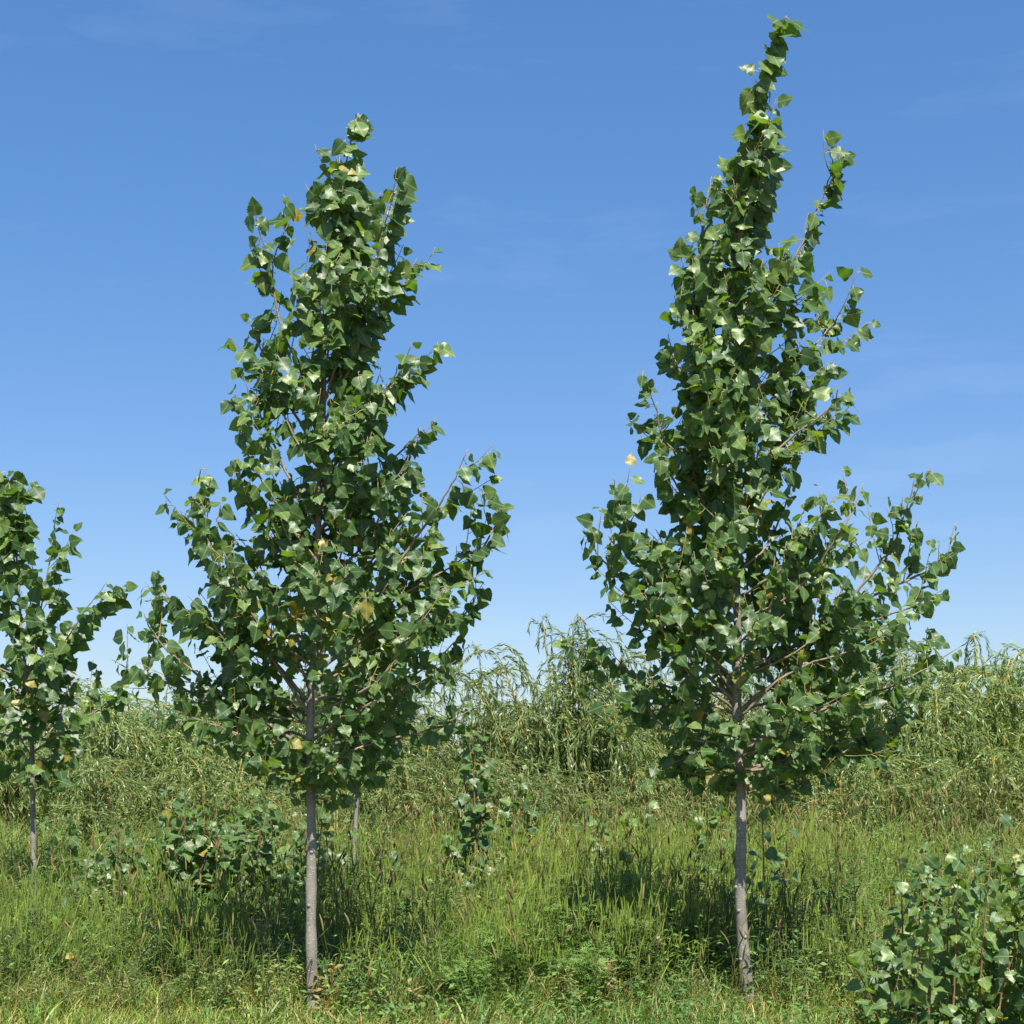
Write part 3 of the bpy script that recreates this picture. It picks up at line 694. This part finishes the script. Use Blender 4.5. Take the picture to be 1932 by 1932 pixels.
def grass_cols(X, Y, seed, dry):
    n = len(X); a = wob(X, Y, seed, 1.1); b = wob(X, Y, seed+1, 2.3)
    u = np.clip(a*.75 + b*.3 + rng.normal(0, .2, n), 0, 1)*2.6
    i = np.clip(u.astype(int), 0, 2); f = (u-i)[:, None]
    c = PAL[i]*(1-f) + PAL[i+1]*f
    k = rng.random(n); c = np.where((k < dry)[:, None], PAL[4], c); c = np.where((k > 1-dry*.35)[:, None], PAL[5], c)
    c = c*np.array([1, 1, 1])*rng.uniform(.6, 1.35, (n, 1)); c[:, 0] *= rng.uniform(.85, 1.2, n); return c
ga = Acc()
for (n, y0, y1, pw) in ((54000, 7.8, 11.2, 1.0), (40000, 11.0, 16, 1.0), (28000, 15.5, 24.0, .9)):
    X, Y = ground_cover_points(n, y0, y1, pw)
    if y0 < 8:                                                      # trodden, short strip before the trunks
        pass
    m = .2 + .6*wob(X, Y, 21, .9) + .6*wob(X, Y, 22, 4.0)
    H = tall(Y)*m*(.3 + .85*rng.random(n)**.8)
    H = H*(1-.5*patch(X, Y, 350, 11.0, 1.3, .9))*(1-.35*patch(X, Y, 900, 11.5, .4, .8))
    H = H*(1-.5*patch(X, Y, 750, 11.5, 1.0, 2.2))*(1-.35*patch(X, Y, 60, 12, .5, .9))
    for q in RAG: H = H*(1-.5*patch(X, Y, q[0], q[1], q[2]*1.6, q[3]*1.6))
    for tx_, ty_ in TR_X:
        near = (np.abs(X-tx_) < .12) & (Y < ty_) ; H = np.where(near, np.minimum(H, .12), H)
    W = rng.uniform(.003, .0075, n)*np.where(rng.random(n) < .12, 1.5, 1)*np.where(Y > 15, 1.7, np.where(Y > 11, 1.25, 1.0))
    dry = np.clip(.09 + .25*(wob(X, Y, 40, 1.3)-.45) + .10*np.exp(-((Y-9.2)/.8)**2), 0.02, .38)
    blades(ga, X, Y, H, W, grass_cols(X, Y, 60, dry), rng.uniform(.0, 1.0, n)**1.4, np.abs(rng.normal(0, .6, n)))
# coarse arching blades of the near tufts
n = 7000; X, Y = ground_cover_points(n, 8.4, 12.5); k = wob(X, Y, 33, 2.2) > .42
for tx_, ty_ in TR_X: k &= ~((np.abs(X-tx_) < .16) & (Y < ty_))
X, Y = X[k], Y[k]; n = len(X)
cc = np.where(rng.random((n, 1)) < .3, PAL[2], np.array([.085, .165, .035]))*rng.uniform(.8, 1.25, (n, 1))
blades(ga, X, Y, tall(Y)*rng.uniform(.75, 1.35, n), rng.uniform(.008, .014, n), cc, rng.uniform(.1, .5, n), rng.uniform(.3, 1.0, n))
# short dead thatch under it
X, Y = ground_cover_points(22000, 7.6, 13.5); n = len(X)
blades(ga, X, Y, rng.uniform(.05, .38, n)*np.clip((Y-8.4)/1.0, .3, 1), rng.uniform(.003, .007, n), np.where(rng.random((n, 1)) < .38, PAL[4]*.75, PAL[1])*rng.uniform(.6, 1.2, (n, 1)), rng.uniform(.3, 1.2, n), rng.uniform(.2, 1.0, n))
go_ = ga.build('grass', [GRASS_M], smooth=False)
tag(go_, 'tall tangled meadow grass covering the field floor', 'grass', kind='stuff')

# low broad leaved herbs mixed through the grass
ha = Acc()
X, Y = ground_cover_points(30000, 8.0, 20, 1.15); k = wob(X, Y, 130, 1.4)+rng.normal(0, .12, len(X)) > .5; X, Y = X[k], Y[k]; n = len(X)
az = rng.uniform(0, 6.28, n); Hh = np.minimum(tall(Y), .75)*rng.uniform(.15, 1.0, n); Ln = rng.uniform(.02, .05, n)*np.where(Y > 12, 1.3, 1)
hc = np.where(rng.random((n, 1)) < .5, np.array([.055, .12, .028]), np.array([.09, .17, .035]))*rng.uniform(.75, 1.3, (n, 1))
vec_leaves(ha, np.stack([X, Y, Hh], -1), np.stack([np.cos(az), np.sin(az), rng.uniform(-.2, .7, n)], -1), np.array([0, -.3, 1.0])+rng.normal(0, .4, (n, 3)), Ln, Ln*.5, hc)
tag(ha.build('low_herbs', [HERB_M], smooth=False), 'small broad leaved green herbs mixed through the meadow grass', 'herbs', kind='stuff')

# foxtail seed heads
sa = Acc()
X, Y = ground_cover_points(3200, 8.7, 20); k = wob(X, Y, 90, .8)+rng.normal(0, .2, len(X)) > .45; X, Y = X[k], Y[k]
for x, y in zip(X, Y):
    h = float(tall(y))*rng.uniform(.85, 1.45); az = rng.uniform(0, 6.28); l = rng.uniform(.05, .3)*h
    b = np.array([x, y, 0]); d = np.array([math.cos(az), math.sin(az), 0])
    p = [b, b+d*l*.35+[0, 0, h*.6], b+d*l*.8+[0, 0, h*.95]]; q = b+d*l*1.15+[0, 0, h*1.0]
    hl = rng.uniform(.05, .10); dr = unit(d*rng.uniform(.0, .45)+[0, 0, 1])
    tube(sa, [p[0], p[1], p[2]], [.0016, .0014, .0011], 3, col=(.16, .18, .05), cap=False)
    c = np.array([(.22, .18, .07), (.19, .20, .06), (.27, .21, .09), (.16, .11, .05)][rng.integers(4)])*rng.uniform(.8, 1.2)
    e0 = p[2]; R0 = rng.uniform(.0048, .0075)*(1.3 if y > 13 else 1)
    tube(sa, [e0, e0+dr*hl*.2, e0+dr*hl*.6+d*.006, e0+dr*hl+d*.018], [R0*.5, R0, R0*.95, R0*.3], 5, col=c)
so = sa.build('foxtail_grass', [SEED_M], smooth=True)
tag(so, 'tawny bristly foxtail seed heads on thin stalks above the grass', 'foxtail', kind='stuff')

# ------------------------------------------------------------------ ragweed and other weeds
def feather_template():
    """deeply cut leaf: a midrib with pairs of narrow lobes (along, across, up)"""
    V, F = [], []
    def lobe(o, dr, l, w):
        k = len(V); o = np.array(o, float); dr = unit(np.array(dr, float)); sd = np.array([-dr[1], dr[0], 0]); m = o+dr*l*.5
        V.extend([o, m+sd*w, m-sd*w, o+dr*l-np.array([0, 0, l*.12])]); F.extend([(k, k+2, k+1), (k+1, k+2, k+3)])
    for t in (.15, .35, .55, .75):
        for sg in (-1, 1): lobe((t, 0, -.1*t*t), (.7, sg, 0), .42*(1-.55*abs(t-.35)), .055)
    lobe((.5, 0, -.03), (1, 0, -.15), .5, .05); lobe((0, 0, 0), (1, 0, 0), .6, .03)
    return np.array(V), np.array(F)
FV, FF = feather_template()
FQ = {}
def feather_leaf(acc, p, d, up, ln, col): FQ.setdefault(id(acc), []).append((p, d, up, ln, col))
def flush_feathers(acc):
    q = FQ.pop(id(acc), [])
    if not q: return
    p, d, up, ln, col = (np.array([e[k] for e in q]) for k in range(5))
    d = unit(d); s_ = unit(np.cross(up, d)); n_ = np.cross(d, s_)
    B = np.stack([d, s_, n_], 1)*ln[:, None, None]
    V = p[:, None] + np.einsum('vk,nkj->nvj', FV, B); n = len(p)
    F = (FF[None] + (np.arange(n)*len(FV))[:, None, None]).reshape(-1, 3)
    acc.add(V.reshape(-1, 3), F, None, np.repeat(col, len(FV), 0))
def ragweed(st, fo, base, H, spread, n_side, r, col, spike_col, leaf=.075, spikes=True):
    lean = np.array([r.normal(0, .06), r.normal(0, .06), 0])*H
    P = spline([base, base+lean*.4+[0, 0, H*.5], base+lean+[0, 0, H]], 9)
    tube(st, P, np.linspace(.006, .0018, 9), 5, col=(.16, .20, .07))
    axes = [(P, .25)]
    for i in range(n_side):
        f = .12+.78*(i+.5)/n_side; p = P[int(f*8)]; az = i*2.4+r.normal(0, .3); l = spread*(1.1-.75*f)*r.uniform(.7, 1.2)
        d = np.array([math.cos(az), math.sin(az), 0])
        Q = spline([p, p+d*l*.5+[0, 0, l*.35], p+d*l*.8+[0, 0, l*.95]], 4); tube(st, Q, np.linspace(.003, .0013, 4), 3, col=(.15, .20, .06)); axes.append((Q, .15))
    for Q, f0 in axes:
        lp, lf = resample(Q, leaf*.5)
        for k, (p, f) in enumerate(zip(lp, lf)):
            if f < f0: continue
            az = k*2.4+r.uniform(0, 1); d = np.array([math.cos(az), math.sin(az), r.uniform(0, .6)])
            feather_leaf(fo, p, d, np.array([0, 0, 1.0])+r.normal(0, .3, 3), leaf*r.uniform(.6, 1.15)*(1.15-.5*f), col*r.uniform(.8, 1.2))
        if spikes:
            for _ in range(3):
                e = Q[-1]+r.normal(0, .012, 3); d = unit(np.array([r.normal(0, .22), r.normal(0, .22), 1])); l = r.uniform(.05, .13)
                tube(fo, [e-[0, 0, .02], e+d*l*.5, e+d*l], [.0025, .0038, .0012], 3, col=spike_col*r.uniform(.85, 1.15))
LIME = np.array([.23, .305, .052]); FRN = np.array([.145, .245, .055])
r = np.random.default_rng(404)
RW = [(1050, 9.7, .80, .30, 'large feathery ragweed in the centre foreground, the biggest of its clump'), (1165, 9.4, .60, .28, 'feathery ragweed at the bottom centre, right of the biggest one'),
      (975, 9.4, .54, .26, 'feathery ragweed at the bottom centre, left of the biggest one'), (1225, 9.8, .70, .26, 'ragweed bush next to the shaded grass left of the right trunk'),
      (1090, 9.2, .36, .26, 'low ragweed tuft on the bottom edge below the biggest one'), (880, 9.2, .32, .2, 'low ragweed tuft beside a fallen yellow leaf'),
      (1110, 10.4, .78, .28, 'tall lime spiked ragweed behind the big foreground one'), (1010, 10.5, .7, .26, 'lime spiked ragweed behind and left of the big foreground one')]
for xd, Y, h, sp, lab in RW:
    x = at(xd, 0, Y)[0]; base = np.array([x, Y, float(ground_z(x, Y))]); root = empty('ragweed_plant', base, lab, 'weed', 'ragweed plants in the foreground')
    st, fo = Acc(), Acc()
    for k in range(6):
        ragweed(st, fo, base+np.array([r.normal(0, sp*.35), r.normal(0, sp*.3), 0]), h*r.uniform(.7, 1.05), sp, 11, r, FRN*r.uniform(.85, 1.25), LIME, .105, spikes=h > .4)
    flush_feathers(fo); st.build('stems', [HERB_M], root, origin=base)['kind'] = 'stuff'; f = fo.build('foliage', [HERB_M], root, smooth=False, origin=base); f['kind'] = 'stuff'
st = Acc()
rs = np.random.default_rng(818)
def rag_patch(xd, Y, rx, ry, n, h0, h1):
    cx = at(xd, 0, Y)[0]
    for _ in range(n):
        b = np.array([cx+r.normal(0, rx), Y+r.normal(0, ry), 0]); b[1] = max(b[1], 9.4)
        ragweed(st, st, b, r.uniform(h0, h1), .22, 8, r, LIME*r.uniform(.5, .8), LIME*r.uniform(.8, 1.15), .07)
for q in RAG: rag_patch(*q)
for _ in range(190):                                                # scattered through the whole field
    y = 9.3+7*rs.random()**1.2; x = (rs.random()*2-1)*(y*.34+.5); h = float(tall(y))*rs.uniform(.6, 1.15)
    if any(abs(x-tx_) < .2 and y < ty_+.05 for tx_, ty_ in TR_X): continue
    ragweed(st, st, np.array([x, y, 0]), h, .24, 8, rs, (LIME*.35+FRN*.45)*rs.uniform(.7, 1.1), (LIME*.6+FRN*.4)*rs.uniform(.6, 1.1), .085)
flush_feathers(st)
ro = st.build('ragweed_patch', [HERB_M], smooth=False); tag(ro, 'lime green spiky ragweed growing in drifts through the grass', 'weeds', kind='stuff')

def weed_body(st, fo, base, hs, r, col, leaf, w, spread):
    LP, LD = [], []
    for h in hs:
        b = base + np.array([r.normal(0, spread), r.normal(0, spread), 0]); e = b+np.array([r.normal(0, .1)*h, r.normal(0, .1)*h, h])
        P = spline([b, (b+e)/2+r.normal(0, .02, 3), e], 8); tube(st, P, np.linspace(.005, .0015, 8), 4, col=(.16, .19, .07))
        ax = [P]
        for f in np.arange(.2, .9, .09):
            p = P[int(f*7)]; az = r.uniform(0, 6.28); l = .28*(1-f*.6)*h; d = np.array([math.cos(az), math.sin(az), .7]); Q = np.array([p, p+d*l*.5, p+d*l+[0, 0, .03]])
            tube(st, Q, np.linspace(.0025, .001, 3), 3, col=(.15, .19, .06)); ax.append(Q)
        for Q in ax:
            lp, lf = resample(Q, .03); LP.append(lp); az = r.uniform(0, 6.28, len(lp)); LD.append(np.stack([np.cos(az), np.sin(az), r.uniform(-.3, .6, len(lp))], -1))
    P = np.concatenate(LP); D = np.concatenate(LD); n = len(P); Ln = r.uniform(*leaf, n)
    vec_leaves(fo, P, D, np.array([0, -.2, 1.0])+r.normal(0, .35, (n, 3)), Ln, Ln*w, np.asarray(col)*r.uniform(.75, 1.25, (n, 1)))
def leafy_weed(xd, Y, hs, label, seed, col, leaf=(.03, .055), name='leafy_weed', w=.42, cat='weed', spread=.12, group='leafy weeds right of the right trunk'):
    r = np.random.default_rng(seed); x = at(xd, 0, Y)[0]; base = np.array([x, Y, float(ground_z(x, Y))]); root = empty(name, base, label, cat, group)
    st, fo = Acc(), Acc(); weed_body(st, fo, base, hs, r, col, leaf, w, spread)
    st.build('stems', [HERB_M], root, origin=base)['kind'] = 'stuff'; f = fo.build('foliage', [HERB_M], root, smooth=False, origin=base); f['kind'] = 'stuff'
G1, G2 = (.075, .165, .035), (.10, .19, .04)
leafy_weed(1530, 9.9, [.75, .7, .62, .55, .5], 'bright green bushy weed just right of the dry brown stalk', 1, G1)
leafy_weed(1595, 10.0, [.85, .7, .7, .6, .5], 'tallest bright green bushy weed left of the poplar regrowth', 2, G1)
leafy_weed(1560, 9.4, [.4, .42, .35, .3, .3], 'low bright green weed in front of the tallest bushy weed', 3, G1)
leafy_weed(1640, 9.6, [.5, .45, .4, .35], 'green weed touching the left side of the corner regrowth', 4, G1)
leafy_weed(1490, 9.35, [.3, .28, .25, .2], 'short green weed at the foot of the right trunk', 5, G2)
leafy_weed(560, 10.4, [.5, .45, .4, .4], 'soft light green weed behind the left grey trunk', 6, G2, (.02, .04), group=None)
leafy_weed(1880, 12.5, [.9, .85, .8, .7], 'dark leafy weed above the corner regrowth at right edge', 7, (.06, .12, .03), (.05, .09), group=None)
leafy_weed(330, 9.9, [.62, .5], 'dark upright narrow leaved horseweed in the left foreground grass', 8, (.05, .105, .03), (.06, .11), name='horseweed', w=.12, spread=.03, group=None)
leafy_weed(640, 14.5, [.95, .9, .85, .85, .8, .8], 'dark fine leaved weeds behind the left grey trunk under the crown', 9, (.06, .11, .03), (.05, .10), w=.14, spread=.3, group=None)

# the tangle of other weeds all through the meadow
wa = Acc(); r = np.random.default_rng(515)
for k in range(460):
    y = 8.95+11*r.random()**1.8; x = (r.random()*2-1)*(y*.35+.6); h = float(tall(y))*r.uniform(.55, 1.3)
    if any(abs(x-tx_) < .2 and y < ty_+.05 for tx_, ty_ in TR_X): continue
    c = [(.075, .15, .03), (.12, .19, .04), (.16, .20, .05), (.06, .12, .035), (.20, .16, .06)][r.integers(5)]
    lf_ = [(.025, .05), (.04, .08), (.015, .035)][r.integers(3)]
    weed_body(wa, wa, np.array([x, y, 0]), [h*r.uniform(.7, 1) for _ in range(r.integers(2, 5))], r, c, lf_, [.42, .14, .22][r.integers(3)], .12)
tag(wa.build('meadow_weeds', [HERB_M], smooth=False), 'mixed waist high weeds tangled through the meadow', 'weeds', kind='stuff')

# dry brown stalk
x = at(1482, 0, 9.75)[0]; base = np.array([x, 9.75, 0]); root = empty('dead_weed', base, 'dry brown dead weed stalk right of the right grey trunk', 'weed')
st, fo = Acc(), Acc(); P = spline([base, base+[.005, 0, .4], base+[-.01, 0, .78]], 10); tube(st, P, np.linspace(.0055, .002, 10), 5, col=(.14, .09, .05))
for f in np.linspace(.4, .98, 26):
    p = P[min(int(f*9), 8)]+(P[min(int(f*9), 8)+1]-P[min(int(f*9), 8)])*((f*9) % 1); az = r.uniform(0, 6.28); l = r.uniform(.05, .16)*(1.25-f); d = np.array([math.cos(az), math.sin(az), .8])
    tube(st, [p, p+d*l*.5, p+d*l], [.002, .0015, .001], 3, col=(.17, .11, .06))
    for q in np.linspace(.3, 1, 6):
        vec_leaves(fo, (p+d*l*q)[None], r.normal(0, 1, (1, 3)), np.array([[0, 0, 1.0]]), np.array([.022]), np.array([.007]), np.array([[.22, .14, .07]]))
st.build('stems', [SEED_M], root, origin=base)['kind'] = 'stuff'; f = fo.build('seed_husks', [SEED_M], root, smooth=False, origin=base); f['kind'] = 'stuff'

# single loose leaves
def loose(xd, yd, Y, label, mat, size, rot, shape=3):
    p = at(xd, yd, Y); o = link('fallen_leaf', leaf_mesh(shape, mat)); o.location = tuple(p); o.scale = (size,)*3; o.rotation_euler = rot
    tag(o, label, 'leaf')
loose(908, 1868, 9.15, 'bright yellow fallen leaf caught in the weeds at bottom centre', 3, .085, (math.radians(-35), 0, .4))
